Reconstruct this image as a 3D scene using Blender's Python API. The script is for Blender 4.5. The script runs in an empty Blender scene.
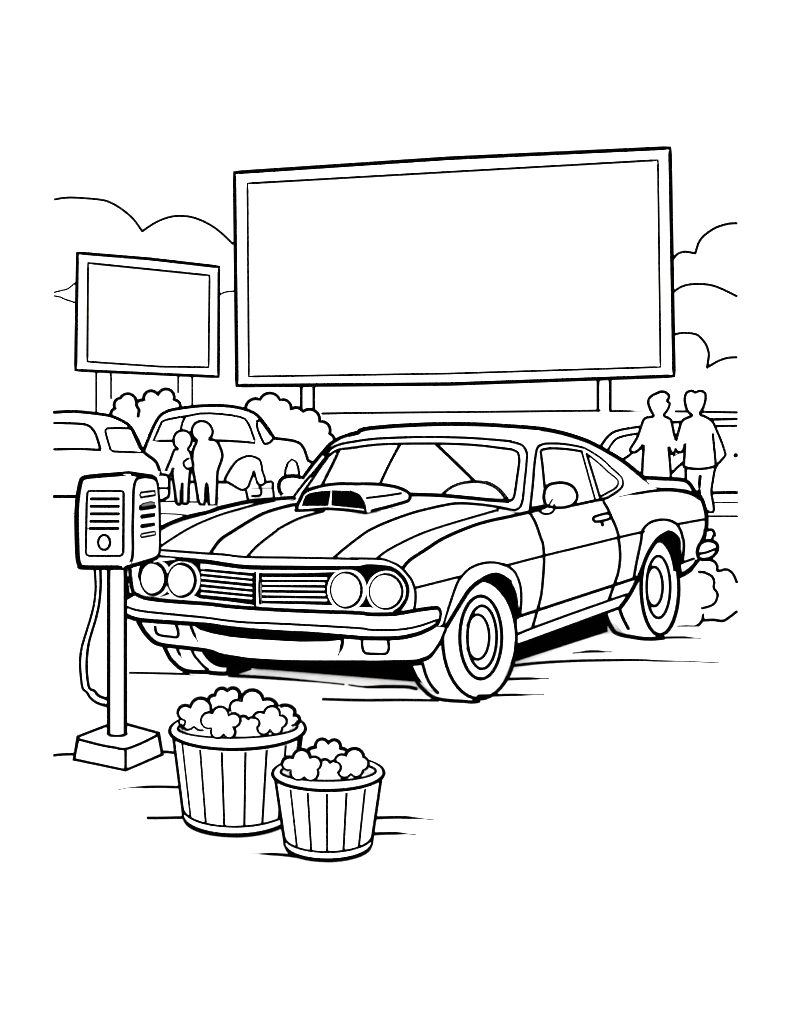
import bpy, math, random
from mathutils import Vector
from mathutils.geometry import delaunay_2d_cdt
random.seed(3)
sc = bpy.context.scene

# ------------------------------------------------------------------ camera model
F, CX, HY, H = 1715.0, 395.5, 411.0, 1.5       # focal length in pixels, centre column, horizon row, eye height in metres
CAM = Vector((0, 0, H))
def ray(x, y): return Vector(((x - CX) / F, 1.0, -(y - HY) / F))
cam = bpy.data.objects.new('camera', bpy.data.cameras.new('camera'))
sc.collection.objects.link(cam)
cam.location = CAM
cam.rotation_euler = (math.radians(90), 0, 0)
cam.data.sensor_fit = 'AUTO'
cam.data.sensor_width = 36
cam.data.lens = 36 * F / 1024
cam.data.shift_y = -(512 - HY) / 1024
cam.data.clip_start, cam.data.clip_end = 0.1, 5000
sc.camera = cam

# ------------------------------------------------------------------ materials
def mat(name, col, rough=0.6, var=0.03, scale=6.0, spec=0.0):
    m = bpy.data.materials.new(name); m.use_nodes = True
    nt = m.node_tree; b = nt.nodes['Principled BSDF']
    b.inputs['Roughness'].default_value = rough
    b.inputs['Specular IOR Level'].default_value = spec
    tc = nt.nodes.new('ShaderNodeTexCoord'); nz = nt.nodes.new('ShaderNodeTexNoise')
    nz.inputs['Scale'].default_value = scale
    cr = nt.nodes.new('ShaderNodeValToRGB')
    lo = [max(0, c * (1 - var)) for c in col]; hi = [min(1, c * (1 + var)) for c in col]
    cr.color_ramp.elements[0].color = (*lo, 1); cr.color_ramp.elements[1].color = (*hi, 1)
    nt.links.new(tc.outputs['Object'], nz.inputs['Vector'])
    nt.links.new(nz.outputs['Fac'], cr.inputs['Fac'])
    nt.links.new(cr.outputs['Color'], b.inputs['Base Color'])
    return m
W_ = mat('white_paint', (.84, .84, .84))
GR = mat('white_ground', (.84, .84, .84), scale=.4)
CH = mat('white_bumper_enamel', (.86, .86, .86), rough=.5)
TY = mat('white_tyre_rubber', (.83, .83, .83), rough=.9)
CL = mat('white_cloth', (.83, .83, .83), rough=.95, scale=20)
LF = mat('white_leaf', (.83, .83, .83), rough=.95, scale=12)
PC = mat('popcorn_white', (.85, .85, .85), rough=.95, scale=60)
PN = mat('opaque_pale_glass', (.84, .84, .84), rough=.4)
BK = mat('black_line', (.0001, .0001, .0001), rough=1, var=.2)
GY = mat('grey_smudge', (.075, .075, .078), rough=1, var=.3, scale=90)
GL = bpy.data.materials.new('clear_glass'); GL.use_nodes = True
_n = GL.node_tree; _n.nodes.remove(_n.nodes['Principled BSDF'])
_t = _n.nodes.new('ShaderNodeBsdfTransparent'); _g = _n.nodes.new('ShaderNodeBsdfGlossy'); _mx = _n.nodes.new('ShaderNodeMixShader')
_g.inputs['Roughness'].default_value = .2; _mx.inputs[0].default_value = .004
_n.links.new(_t.outputs[0], _mx.inputs[1]); _n.links.new(_g.outputs[0], _mx.inputs[2])
_n.links.new(_mx.outputs[0], _n.nodes['Material Output'].inputs[0])

# ------------------------------------------------------------------ tracing helpers: outlines read off the picture
def T(ox, oy, s, k=5.006):
    v = [float(a) for a in s.replace(',', ' ').split()]
    return [(ox + v[i] / k, oy + v[i + 1] / k) for i in range(0, len(v), 2)]
def Pp(s): return T(0, 0, s, 1.0)
def A(s): return T(50, 380, s)
def B(s): return T(200, 380, s)
def Cc(s): return T(350, 380, s)
def Dd(s): return T(500, 380, s)
def E_(s): return T(590, 380, s)
def G(s): return T(50, 530, s)
def Hh(s): return T(200, 530, s)
def I(s): return T(350, 550, s)
def J(s): return T(500, 530, s)
def K(s): return T(590, 530, s)
def L(s): return T(50, 670, s)
def Mm(s): return T(155, 680, s)
def Nn(s): return T(260, 730, s)
def Q(s): return T(280, 600, s)
def O(s): return T(50, 180, s, 3.955)
def Rr(s): return T(640, 200, s, 5.118)

def sm(p, closed=False, n=6):
    """Catmull-Rom through the points."""
    if len(p) < 3: return list(p)
    out = []; N = len(p)
    rng = range(N if closed else N - 1)
    for i in rng:
        g = (lambda j: p[j % N]) if closed else (lambda j: p[min(max(j, 0), N - 1)])
        a, b, c, d = g(i - 1), g(i), g(i + 1), g(i + 2)
        for k in range(n):
            t = k / n; t2 = t * t; t3 = t2 * t
            out.append(tuple(.5 * (2 * b[q] + (c[q] - a[q]) * t + (2 * a[q] - 5 * b[q] + 4 * c[q] - d[q]) * t2 + (3 * b[q] - a[q] - 3 * c[q] + d[q]) * t3) for q in range(2)))
    if not closed: out.append(tuple(p[-1]))
    return out
def arcs(p, n=8):
    """cusp, apex, cusp, apex ... cusp : every lobe a smooth bulge"""
    out = []
    for i in range(0, len(p) - 2, 2):
        a, m, b = p[i], p[i + 1], p[i + 2]
        # circle through three points, else a quadratic
        ax, ay, bx, by, cx, cy = *a, *m, *b
        dd = 2 * (ax * (by - cy) + bx * (cy - ay) + cx * (ay - by))
        if abs(dd) < 1e-6:
            out += [a, m]; continue
        ux = ((ax*ax+ay*ay)*(by-cy)+(bx*bx+by*by)*(cy-ay)+(cx*cx+cy*cy)*(ay-by))/dd
        uy = ((ax*ax+ay*ay)*(cx-bx)+(bx*bx+by*by)*(ax-cx)+(cx*cx+cy*cy)*(bx-ax))/dd
        r = math.hypot(ax-ux, ay-uy)
        t0 = math.atan2(ay-uy, ax-ux); tm = math.atan2(by-uy, bx-ux); t1 = math.atan2(cy-uy, cx-ux)
        def un(t, s):
            t = (t - t0) % (2*math.pi)
            return t if s > 0 else t - 2*math.pi
        s = 1 if ((tm-t0) % (2*math.pi)) < ((t1-t0) % (2*math.pi)) else -1
        e = un(t1, s)
        for k in range(n):
            t = t0 + e * k / n
            out.append((ux + r*math.cos(t), uy + r*math.sin(t)))
    out.append(p[-1])
    return out
def ell(cx, cy, rx, ry, a0=0, a1=360, n=40, rot=0):
    o = []; c, s = math.cos(math.radians(rot)), math.sin(math.radians(rot))
    full = abs(a1 - a0) >= 360
    for i in range(n if full else n + 1):
        t = math.radians(a0 + (a1 - a0) * i / n); x, y = rx*math.cos(t), ry*math.sin(t)
        o.append((cx + x*c - y*s, cy + x*s + y*c))
    return o
def inside(p, poly):
    x, y = p; r = False; j = len(poly) - 1
    for i in range(len(poly)):
        xi, yi = poly[i]; xj, yj = poly[j]
        if (yi > y) != (yj > y) and x < (xj - xi) * (y - yi) / (yj - yi) + xi: r = not r
        j = i
    return r
def edge_dist(p, poly):
    best = 1e9; x, y = p; j = len(poly) - 1
    for i in range(len(poly)):
        ax, ay = poly[j]; bx, by = poly[i]; dx, dy = bx-ax, by-ay
        l = dx*dx+dy*dy
        t = 0 if l == 0 else max(0, min(1, ((x-ax)*dx+(y-ay)*dy)/l))
        q = (ax+t*dx-x)**2+(ay+t*dy-y)**2
        if q < best: best = q
        j = i
    return math.sqrt(best)
def triangulate(poly, holes=(), step=None):
    vs = [Vector(p) for p in poly]; ed = [(i, (i+1) % len(poly)) for i in range(len(poly))]
    for h in holes:
        o = len(vs); vs += [Vector(p) for p in h]; ed += [(o+i, o+(i+1) % len(h)) for i in range(len(h))]
    if step:
        xs = [p[0] for p in poly]; ys = [p[1] for p in poly]
        x0, x1, y0, y1 = min(xs), max(xs), min(ys), max(ys)
        ny = int((y1-y0)/step)+1; nx = int((x1-x0)/step)+1
        for a in range(nx+1):
            for b in range(ny+1):
                q = (x0+(a+.5*(b % 2)+.13)*step, y0+(b+.17)*step)
                if inside(q, poly) and not any(inside(q, h) for h in holes) and edge_dist(q, poly) > .35*step:
                    vs.append(Vector(q))
    r = delaunay_2d_cdt(vs, ed, [], 0, 1e-5)
    V, Fc = r[0], r[2]; keep = []
    for f in Fc:
        c = (sum(V[i][0] for i in f)/len(f), sum(V[i][1] for i in f)/len(f))
        if inside(c, poly) and not any(inside(c, h) for h in holes): keep.append(tuple(f))
    return [tuple(v) for v in V], keep
def bounds(faces):
    """directed boundary edges of a triangle list"""
    s = {}
    for f in faces:
        for i in range(len(f)):
            s[(f[i], f[(i+1) % len(f)])] = 1
    return [e for e in s if (e[1], e[0]) not in s]

# ------------------------------------------------------------------ surfaces: pixel (x, y) and t along the line -> point in the place
def PLANE(p, n):
    p, n = Vector(p), Vector(n)
    def f(x, y, t=0):
        r = ray(x, y); k = (p - CAM).dot(n) / r.dot(n); return CAM + r*k
    return f
def DEP(d0, d1=None):
    d1 = d0 if d1 is None else d1
    return lambda x, y, t=0: CAM + ray(x, y) * (d0 + (d1-d0)*t)
def UP(xa, da, xb, db, off=0):
    """the upright plane that stands at depth da in column xa and db in column xb"""
    a = CAM + ray(xa, HY)*da; b = CAM + ray(xb, HY)*db
    n = Vector(((b-a).y, -(b-a).x, 0)).normalized()
    if n.y > 0: n = -n
    return PLANE(a + n*off, n)
def GND(z=0.0): return PLANE((0, 0, z), (0, 0, 1))
# the car's own axes: U forward, V to its far side
P1 = Vector((0.431, 8.90, 0)); U = Vector((-0.46287136, -0.88642546, 0)); V = Vector((-0.88642546, 0.46287136, 0)); ZZ = Vector((0, 0, 1))
def car(u, v, z): return P1 + U*u + V*v + ZZ*z
def cdepth(u, v): return car(u, v, 0).y
def CV(v0, v1=None):
    v1 = v0 if v1 is None else v1
    return lambda x, y, t=0: PLANE(P1 + V*(v0+(v1-v0)*t), V)(x, y)
def CU(u0, u1=None):
    u1 = u0 if u1 is None else u1
    return lambda x, y, t=0: PLANE(P1 + U*(u0+(u1-u0)*t), U)(x, y)
def CUX(xa, ua, xb, ub):
    def f(x, y, t=0):
        k = max(0, min(1, (x-xa)/(xb-xa))); return PLANE(P1 + U*(ua+(ub-ua)*k), U)(x, y)
    return f
def SIDE(off=0.0):
    """body side, gently bulged in section"""
    def f(x, y, t=0):
        v = 0.0
        for _ in range(4):
            p = PLANE(P1 + V*(v+off), V)(x, y); v = .3*(p.z-.55)**2
        return p
    return f
def GLS(off=0.0):
    n = (V - ZZ*.54).normalized()
    return PLANE(car(0, .05, .93) + n*off, n)
def WSH(off=0.0):
    n = (U*1.0 + ZZ*1.74).normalized()
    return PLANE(car(-.75, .9, .94) + n*off, n)
FASC = [(.30, .0), (.60, .0), (.73, .02), (.79, .09), (.83, .4), (.85, .91), (.83, 1.42), (.79, 1.73), (.72, 1.80), (.40, 1.82)]
BUMP = [(.42, -.05), (.62, -.05), (.80, -.01), (.88, .12), (.91, .4), (.93, .91), (.91, 1.42), (.88, 1.72), (.80, 1.83), (.6, 1.88), (.44, 1.87)]
def PLAN(poly, off=0.0, slope=0.0):
    pl = sm([(a+off, b) for a, b in poly], n=5)
    W = [car(a, b, 0) for a, b in pl]
    def f(x, y, t=0):
        r = ray(x, y); best = None
        for i in range(len(W)-1):
            a, b = W[i], W[i+1]; e = b-a
            den = r.x*e.y - r.y*e.x
            if abs(den) < 1e-9: continue
            s = (a.x*e.y - a.y*e.x)/den; q = (a.x*r.y - a.y*r.x)/den
            if -.001 <= q <= 1.001 and s > 0 and (best is None or s < best): best = s
        if best is None:
            best = min(W, key=lambda w: abs(w.x/w.y - r.x)).y
        p = CAM + r*best
        if slope:
            best -= slope*(.55-p.z); p = CAM + r*best
        return p
    return f

# ------------------------------------------------------------------ mesh builder
WG, WA = 1.0, 1.4      # line width gain / offset in pixels (light bleeding over thin dark lines is made up for)
class MB:
    def __init__(s): s.v = []; s.f = []; s.m = []; s.mats = []
    def mi(s, m):
        if m not in s.mats: s.mats.append(m)
        return s.mats.index(m)
    def add(s, vs, fs, m):
        o = len(s.v); s.v += [Vector(v) for v in vs]; k = s.mi(m)
        for f in fs: s.f.append(tuple(o+i for i in f)); s.m.append(k)
        return s
    def tube(s, pts, rad, m=None, closed=False, n=8):
        m = m or BK
        P = [pts[0]]; R = [rad[0]]
        for p, r in zip(pts[1:], rad[1:]):
            if (p-P[-1]).length > 1e-5: P.append(p); R.append(r)
        if closed and len(P) > 2 and (P[0]-P[-1]).length < 1e-5: P.pop(); R.pop()
        N = len(P)
        if N < 2: return s
        vs = []; fs = []; nrm = None
        for i in range(N):
            a = P[i-1] if (i or closed) else P[0]; b = P[(i+1) % N] if (i < N-1 or closed) else P[-1]
            t = (b-a)
            t = t.normalized() if t.length > 1e-9 else Vector((1, 0, 0))
            if nrm is None:
                nrm = t.orthogonal().normalized()
            nrm = nrm - t*nrm.dot(t)
            nrm = nrm.normalized() if nrm.length > 1e-6 else t.orthogonal().normalized()
            bi = t.cross(nrm)
            for k in range(n):
                c = 2*math.pi*k/n
                vs.append(P[i] + (nrm*math.cos(c)+bi*math.sin(c))*R[i])
        rng = N if closed else N-1
        best = 0
        if closed:   # line the last ring up with the first one
            best = min(range(n), key=lambda q: (vs[(N-1)*n] - vs[q]).length)
        for i in range(rng):
            j = (i+1) % N; sh = best if (closed and i == N-1) else 0
            for k in range(n):
                fs.append((i*n+k, i*n+(k+1) % n, j*n+(k+1+sh) % n, j*n+(k+sh) % n))
        s.add(vs, fs, m)
        if not closed:
            for e, d in ((0, (P[0]-P[1]).normalized()), (N-1, (P[-1]-P[-2]).normalized())):   # rounded ends
                c = [P[e]+d*R[e]*.5 + (vs[e*n+k]-P[e])*.8 for k in range(n)]
                tip = P[e]+d*R[e]*.85
                s.add([vs[e*n+k] for k in range(n)]+c+[tip], [(k, (k+1) % n, n+(k+1) % n, n+k) for k in range(n)]+[(n+k, n+(k+1) % n, 2*n) for k in range(n)], m)
        return s
    def line(s, px, surf, w, closed=False, smooth=True, taper=0, m=None, lift=0.0):
        p = sm(px, closed) if smooth else list(px)
        q = [p[0]]                                   # even out: no step longer than 6 px
        for b in (p[1:] + ([p[0]] if closed else [])):
            a = q[-1]; l = math.hypot(b[0]-a[0], b[1]-a[1]); k = max(1, int(l/6))
            for i in range(1, k+1): q.append((a[0]+(b[0]-a[0])*i/k, a[1]+(b[1]-a[1])*i/k))
        if closed: q.pop()
        le = [0]
        for a, b in zip(q, q[1:]): le.append(le[-1]+math.hypot(b[0]-a[0], b[1]-a[1]))
        tot = le[-1] or 1
        pts = []; rad = []
        for (x, y), l in zip(q, le):
            t = l/tot; c = surf(x, y, t)
            if lift: c = c + (CAM-c).normalized()*lift
            ww = w*WG+WA
            if taper == 1: ww *= max(.42, min(1, (1-t)*2.2))
            if taper == 2: ww *= max(.42, min(1, 2.6*t, 2.6*(1-t)))
            if taper == -1: ww *= max(.42, min(1, t*2.2))
            pts.append(c); rad.append(ww/2*c.y/F)
        return s.tube(pts, rad, m, closed)
    def patch(s, poly, surf, m, back=None, holes=(), step=None, edge=0, flat=True):
        V2, fc = triangulate(poly, holes, step)
        f3 = [surf(x, y, 0) for x, y in V2]
        if back is None: return s.add(f3, fc, m)
        back = Vector(back); n = len(f3)
        fs = list(fc)+[tuple(n+i for i in reversed(f)) for f in fc]
        for a, b in bounds(fc): fs.append((b, a, n+a, n+b))
        return s.add(f3+[p+back for p in f3], fs, m)
    def inflate(s, poly, d, R, m, step=None, front=1.0):
        """a rounded solid whose widest section is the outline, at depth d; R its half thickness in metres"""
        xs = [p[0] for p in poly]; ys = [p[1] for p in poly]
        if step is None: step = max(1.2, max(max(xs)-min(xs), max(ys)-min(ys))/22)
        V2, fc = triangulate(poly, (), step)
        vs = []; nb = []
        for x, y in V2:
            e = edge_dist((x, y), poly)*d/F
            e = min(e, R); h = math.sqrt(max(0, e*(2*R-e))) if e > 1e-4*d else 0
            c = CAM + ray(x, y)*d
            vs.append(c - Vector((0, h*front, 0))); nb.append(c + Vector((0, h, 0)))
        n = len(vs)
        return s.add(vs+nb, list(fc)+[tuple(n+i for i in reversed(f)) for f in fc], m)
    def box(s, a, b, m, fr=None):
        fr = fr or (lambda x, y, z: Vector((x, y, z)))
        vs = [fr(x, y, z) for z in (a[2], b[2]) for y in (a[1], b[1]) for x in (a[0], b[0])]
        return s.add(vs, [(0, 1, 3, 2), (4, 6, 7, 5), (0, 4, 5, 1), (2, 3, 7, 6), (0, 2, 6, 4), (1, 5, 7, 3)], m)
    def build(s, name, parent=None, loc=None, smooth=False):
        me = bpy.data.meshes.new(name); loc = Vector(loc) if loc is not None else (parent_loc(parent) if parent else Vector((0, 0, 0)))
        me.from_pydata([tuple(v-loc) for v in s.v], [], s.f)
        for m in s.mats: me.materials.append(m)
        me.polygons.foreach_set('material_index', s.m); me.update()
        o = bpy.data.objects.new(name, me); sc.collection.objects.link(o)
        if parent: o.parent = parent; o['_w'] = list(loc)
        else: o.location = loc
        return o
def parent_loc(p):
    l = Vector((0, 0, 0))
    while p: l = l + p.location; p = p.parent
    return l
def thing(name, label, cat, loc, group=None):
    o = bpy.data.objects.new(name, None); sc.collection.objects.link(o); o.location = loc
    o['label'] = label; o['category'] = cat
    if group: o['group'] = group
    return o
def tag(o, label, cat, group=None, kind=None):
    if label: o['label'] = label
    if cat: o['category'] = cat
    if group: o['group'] = group
    if kind: o['kind'] = kind
    return o

# ================================================================== the setting
g = MB(); g.add([(-900, -60, 0), (900, -60, 0), (900, 900, 0), (-900, 900, 0)], [(0, 1, 2, 3)], GR)
tag(g.build('ground'), None, None, kind='structure')
e = MB()
e.add([(-300, 33.6, .004), (300, 33.6, .004), (300, 34.5, 1.43), (-300, 34.5, 1.43), (300, 899, 1.44), (-300, 899, 1.44)], [(0, 1, 2, 3), (3, 2, 4, 5)], GR)
ED = DEP(34.45)
e.line(Pp('322 413.5 350 413 430 412.3 508 411.6 560 411 600 410.6'), ED, 1.8, smooth=False)
e.line(Pp('610 411 643 411.2'), ED, 1.8, smooth=False, taper=1)
e.line(Pp('675.5 411.4 690 411.5'), ED, 1.8, smooth=False)
e.line(Pp('702 411.8 737 412.4'), ED, 2, smooth=False)
tag(e.build('embankment'), None, None, kind='structure')
k = MB(); GZ = GND(.007)
def gl(px, w=2.2, taper=0): k.line(px, GZ, w+.3, taper=taper)
gl(G('400 715 550 718 700 722 800 726'), 1.7)
gl(Hh('20 716 120 728 280 737 400 745 560 757 720 773'), 2.4, 1)
gl(Q('345 425 400 433 450 436 560 435 640 437 680 445'), 2.6, -1)
gl(Q('215 497 400 502 600 501 791 503'), 1.8)
gl(J('70 680 180 668 300 660 430 655 560 653 700 652 791 655')+K('500 658 645 665'), 2.2, 1)
gl(J('365 616 450 609 560 610'), 1.8, 2)
gl(J('35 748 120 745 245 743'), 2.0, 1)
gl(K('380 540 470 539 555 542'), 2.0, 1)
gl(Pp('478 696 510 695 544 694.6'), 2.0, 1)
gl(L('20 427 60 423 125 421'), 2.0)
gl(L('562 410 590 410 618 414'), 2.0)
gl(L('340 600 390 590 450 586 540 584 650 586'), 1.9, -1)
gl(L('488 740 560 740 668 738'), 1.9)
gl(Pp('247 854 270 854 285 855 300 857'), 1.9, -1)
gl(Pp('376 817.7 400 817.2 418 818.3 434.6 820'), 2.0, 1)
gl(Pp('373 833.7 396 833.2 416 834.7'), 2.0, 1)
gl(Pp('54 513 77 513.4'), 1.8); gl(Pp('160 502.3 179 502'), 1.8); gl(Pp('188 502.6 199 502.6'), 1.8)
gl(Pp('160 514.2 175 514.6 189 516'), 1.6)
gl(Pp('708 517 737 517'), 2.6); gl(Pp('714 503.2 737 503'), 2.0)
tag(k.build('ground_markings'), None, None, kind='structure')

# ================================================================== clouds
def cloud(px_line, close, d, w, lab, extra=(), tp=0):
    m = MB(); line = sm(px_line)
    poly = line + close
    m.inflate(poly, d, 3.0, W_, step=6)
    m.line(px_line, DEP(d-3.1), w, smooth=True, taper=tp)
    for q in extra: m.line(q, DEP(d-3.1), w, taper=tp)
    c = CAM + ray(sum(p[0] for p in px_line)/len(px_line), close[0][1])*d
    return tag(m.build('cloud', loc=c), lab, 'cloud', 'clouds in the sky')
def cl2(la, lb, close, d, w, lab):
    m = MB(); m.inflate(sm(la)[:-1]+sm(lb)+close, d, 3.0, W_, step=6)
    m.line(la, DEP(d-3.1), w); m.line(lb, DEP(d-3.1), w)
    c = CAM + ray(la[0][0], close[0][1])*d
    return tag(m.build('cloud', loc=c), lab, 'cloud', 'clouds in the sky')
cl2(O('18 77 55 71 100 70 200 78 245 92 290 120 330 155 365 203'), O('365 203 395 182 430 162 475 146 520 142 565 148 610 165 650 188 685 216 722 252'), Pp('240 330 54 330'), 150, 1.9, 'large two-humped cloud above the smaller screen')
cloud(O('18 444 40 438 70 430 98 408'), Pp('110 268 180 270 219 294 232.5 291 236 300 236 330 90 330 75 302 66 299 54 296'), 140, 1.3, 'low cloud passing behind the smaller screen', tp=0, extra=(O('18 459 40 463 60 472 98 485'), O('640 470 668 455 695 443 726 440')))
cl2(Rr('170 302 190 278 212 268 235 265 283 273'), Rr('283 273 300 220 322 188 350 165 385 143 420 130 458 121 495 119'), Pp('737 300 668 300'), 150, 2.1, 'uppermost cloud right of the big screen')
cloud(Rr('172 470 200 450 230 437 265 431 300 430 340 432 380 440 430 460 495 492'), Pp('737 345 668 345'), 145, 2.1, 'middle wide low-arched cloud right of the big screen')
cl2(Rr('176 688 208 681 240 680 272 684 300 695 335 735 350 775 352 800 343 858'), Rr('343 858 375 838 410 820 450 808 495 805'), Pp('737 409 668 409'), 140, 2.1, 'lowest cloud right of the big screen, just above the couple')

# ================================================================== screens
def screen(outer, inner, xa, da, xb, db, posts, depth, w_out, w_in, label, post_w):
    S = UP(xa, da, xb, db); SI = UP(xa, da, xb, db, -.06); SO = UP(xa, da, xb, db, .02); SB = UP(xa, da, xb, db, -.08)
    mid = S((inner[0][0]+inner[1][0])/2, HY)
    root = thing('movie_screen', label, 'screen', (mid.x, mid.y, 1.44))
    m = MB(); n = Vector((0, depth, 0))
    m.patch(outer, S, W_, back=n, holes=[inner])
    m.line(outer, SO, w_out, closed=True, smooth=False)
    m.build('frame', root)
    m = MB(); m.patch(inner, SI, W_, back=(0, .04, 0)); m.line(inner, SO, w_in, closed=True, smooth=False); m.build('screen_panel', root)
    for (x0, x1, yt, yb0, yb1, dd) in posts:
        m = MB()
        f = DEP(dd); a = f(x0, yt-2); b = f(x1, HY)
        m.box((a.x, dd, 1.40), (b.x, dd+.3, a.z-.02), W_)
        for x, yb in ((x0, yb0), (x1, yb1)): m.line([(x, yt), (x, yb)], DEP(dd-.01), post_w, smooth=False)
        m.build('post', root)
    return root
screen(Pp('234.5 172.6 450 158.2 670 147.9 674 376 450 384 236.8 385.6'), Pp('247.3 183.3 658 160 660.5 367 450 373.5 248.8 376.5'), 235, 41.5, 672, 38.8,
       [(301.2, 313.8, 385.5, 408, 411, 41.3), (598, 610.2, 381, 411, 411, 39.6)], .35, 3.5, 1.8,
       'big blank white movie screen on two posts, tallest thing in the scene', 2.6)
screen(Pp('77.3 252.8 150 258.8 218.9 266.8 218.4 376.7 75.6 370.2'), Pp('88 262.9 209.5 275.3 208.5 367.2 160 366.5 87.3 361.6'), 76, 35.6, 219, 38,
       [(96.2, 111, 372, 412, 398.5, 36.3), (178.2, 192.2, 376, 392.5, 406, 37.8)], .3, 2.9, 1.8,
       'smaller blank movie screen on two thin posts, at the left', 1.5)

# ================================================================== bushes
def bush(top, floor_y, d, R, w, label, extra=()):
    t = arcs(top); m = MB()
    fl = [(t[-1][0]+4, floor_y-12), (t[-1][0]-4, floor_y), ((t[0][0]+t[-1][0])/2, floor_y+.5), (t[0][0]+4, floor_y), (t[0][0]-3, floor_y-12)]
    m.inflate(t+fl, d, R, LF)
    m.line(t, DEP(d-.3), w, smooth=False)
    for q in extra: m.line(q, DEP(d-R-.02), w)
    c = CAM+ray((t[0][0]+t[-1][0])/2, HY)*d
    return tag(m.build('bush', loc=(c.x, d, 0)), label, 'bush', 'round bushes along the back')
dB = 33.0; fy = HY + F*H/dB
bush(A('305 180 308 155 326 142 325 108 352 90 392 68 432 115 448 102 470 102 492 56 540 76 592 46 620 100 645 110 652 135'), fy, dB, .45, 2.8, 'scalloped bush below the smaller screen, between two parked cars',
     extra=(A('432 118 436 135 445 150 442 170 440 183'),))
bush(B('228 142 250 102 300 98 348 65 400 100 442 108 455 148 487 138 515 158 577 155 598 208 645 228 648 270 665 280 672 300'), fy, dB, .5, 2.8, 'large scalloped bush in front of the big screen\'s left post')

# ================================================================== cars parked behind
def bcar(kind_label, d, base_x, body, w, thick, shear, parts, lines, group='parked cars in the back row'):
    c = CAM + ray(base_x, HY)*d
    root = thing('parked_car', kind_label, 'car', (c.x, d, 0), group)
    S = DEP(d); m = MB()
    m.patch(body[0], S, W_, back=(shear*thick, thick, 0), step=8)
    for px, ww in body[1]: m.line(px, S, ww)
    m.build('body', root)
    for name, poly, ww, opn in parts:
        m = MB(); m.patch(poly, DEP(d-.02), PN if 'window' in name else W_, back=(0, .015, 0))
        m.line(poly if opn is None else opn, DEP(d-.02), ww, closed=opn is None, smooth=False); m.build(name, root)
    for name, px, ww in lines:
        m = MB(); [m.line(q, DEP(d-.02), ww) for q in px]; m.build(name, root)
    return root
roofL = A('20 162 120 158 230 168 310 182 380 215 410 245 440 300 468 358 520 400 538 425 552 470')
wbL = A('20 215 130 218 195 230 225 265 240 305 252 350 150 345 20 347')
bcar('rounded saloon cut off at the left edge, behind the speaker post', 25.0, 100,
     (sm(roofL)+Pp('169 476 169 497 160 500 158 511 150 513.5 54 513.5'), [(roofL, 3.0), (A('20 583 80 583 140 583'), 3.2)]), 3, 1.6, -.14,
     [('rear_window', sm(A('20 215 130 218 180 224 210 243 230 290 252 350'))+A('150 345 20 347'), 2.4, sm(A('20 215 130 218 180 224 205 238 225 265 240 305 252 350'))+sm(A('252 350 150 345 20 347'))),
      ('side_window', A('285 242 340 241 395 242 410 250 460 363 380 360 315 357 303 347 290 305 278 262 278 250'), 2.2, None),
      ('bumper', sm(A('525 478 550 474 580 475 595 490 596 530 595 575 580 592 545 600 540 545'), True, 3), 2.6, None)],
     [('trim', [A('540 542 595 542')], 2.0)])
roof2 = A('462 372 470 350 490 300 510 250 530 210 550 180 575 162 600 152 650 142 700 135')+B('0 130 50 128 100 128 160 133 220 145 270 165 300 190 320 215 345 250 370 290')
tail2 = B('370 292 400 295 440 300 470 305 500 318 515 335 525 355 540 400')
bcar('rounded two-window car behind the two children', 28.7, 225,
     (sm(roof2)+sm(tail2)+Pp('313 463 313 490 308 500 275 499 273 482 190 482 165 490 143.5 480'), [(roof2, 3.0), (tail2, 2.8), (B('540 402 555 410 568 414'), 2.8),
       (Pp('190 482 200 482'), 2.4), (B('90 511 130 512'), 2.4), (B('325 512 362 510 366 545 372 592'), 2.2)]), 3, 1.5, -.06,
     [('side_window', A('518 305 540 255 560 210 572 203 600 195 650 186 700 178')+B('0 168 50 167 100 170 160 177 200 185 225 195 240 215 252 240 262 270 272 298 275 315 215 309 150 305 85 303')+A('640 304'), 2.2, None),
      ('quarter_window', sm(B('285 212 292 204 305 207 330 240 350 268 366 290 357 305 345 315 325 319 316 310 290 250'), True, 4), 2.4, None),
      ('wheel_arch', sm(B('125 500 150 450 175 415 200 395 245 380 290 393 305 415 312 455 325 495 322 518 303 525 288 515 278 485 270 455 262 480 250 510 240 535 215 550 192 543 170 530 145 515'), True, 4), 2.1, None),
      ('tail_lamp', B('420 600 422 520 428 450 440 415 460 397 482 410 492 440 498 490 500 600'), 2.2, None)],
     [('window_pillar', [A('678 182 662 215 655 250')], 2.2),
      ('wheel', [B('230 552 236 580 244 612'), B('290 515 300 535 307 560 298 578 260 580')], 2.0)])
roof3 = E_('55 330 70 308 90 283 120 260 160 248 205 240 252 233')
bcar('parked car behind the standing couple, cut off at the right', 28.0, 680,
     (sm(roof3)+Pp('660 424 672 422 737 419.5 737 503 602 503 600 450'), [(roof3, 2.4), (E_('90 350 110 318 135 293 180 278 240 268'), 2.2), (E_('410 212 462 209'), 2.6), (E_('605 198 670 196 735 195'), 2.6),
       (E_('160 400 190 382 215 360'), 2.4), (E_('410 465 440 435 470 410'), 2.2), (E_('415 385 440 370 470 358'), 0.01),
       (E_('635 230 735 229'), 2.2), (E_('620 565 735 563'), 3.0), (E_('620 617 735 617'), 2.4)]), 3, 1.6, .1, [],
     [('door_handle', [E_('726 377 733 377')], 4.0)])

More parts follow.
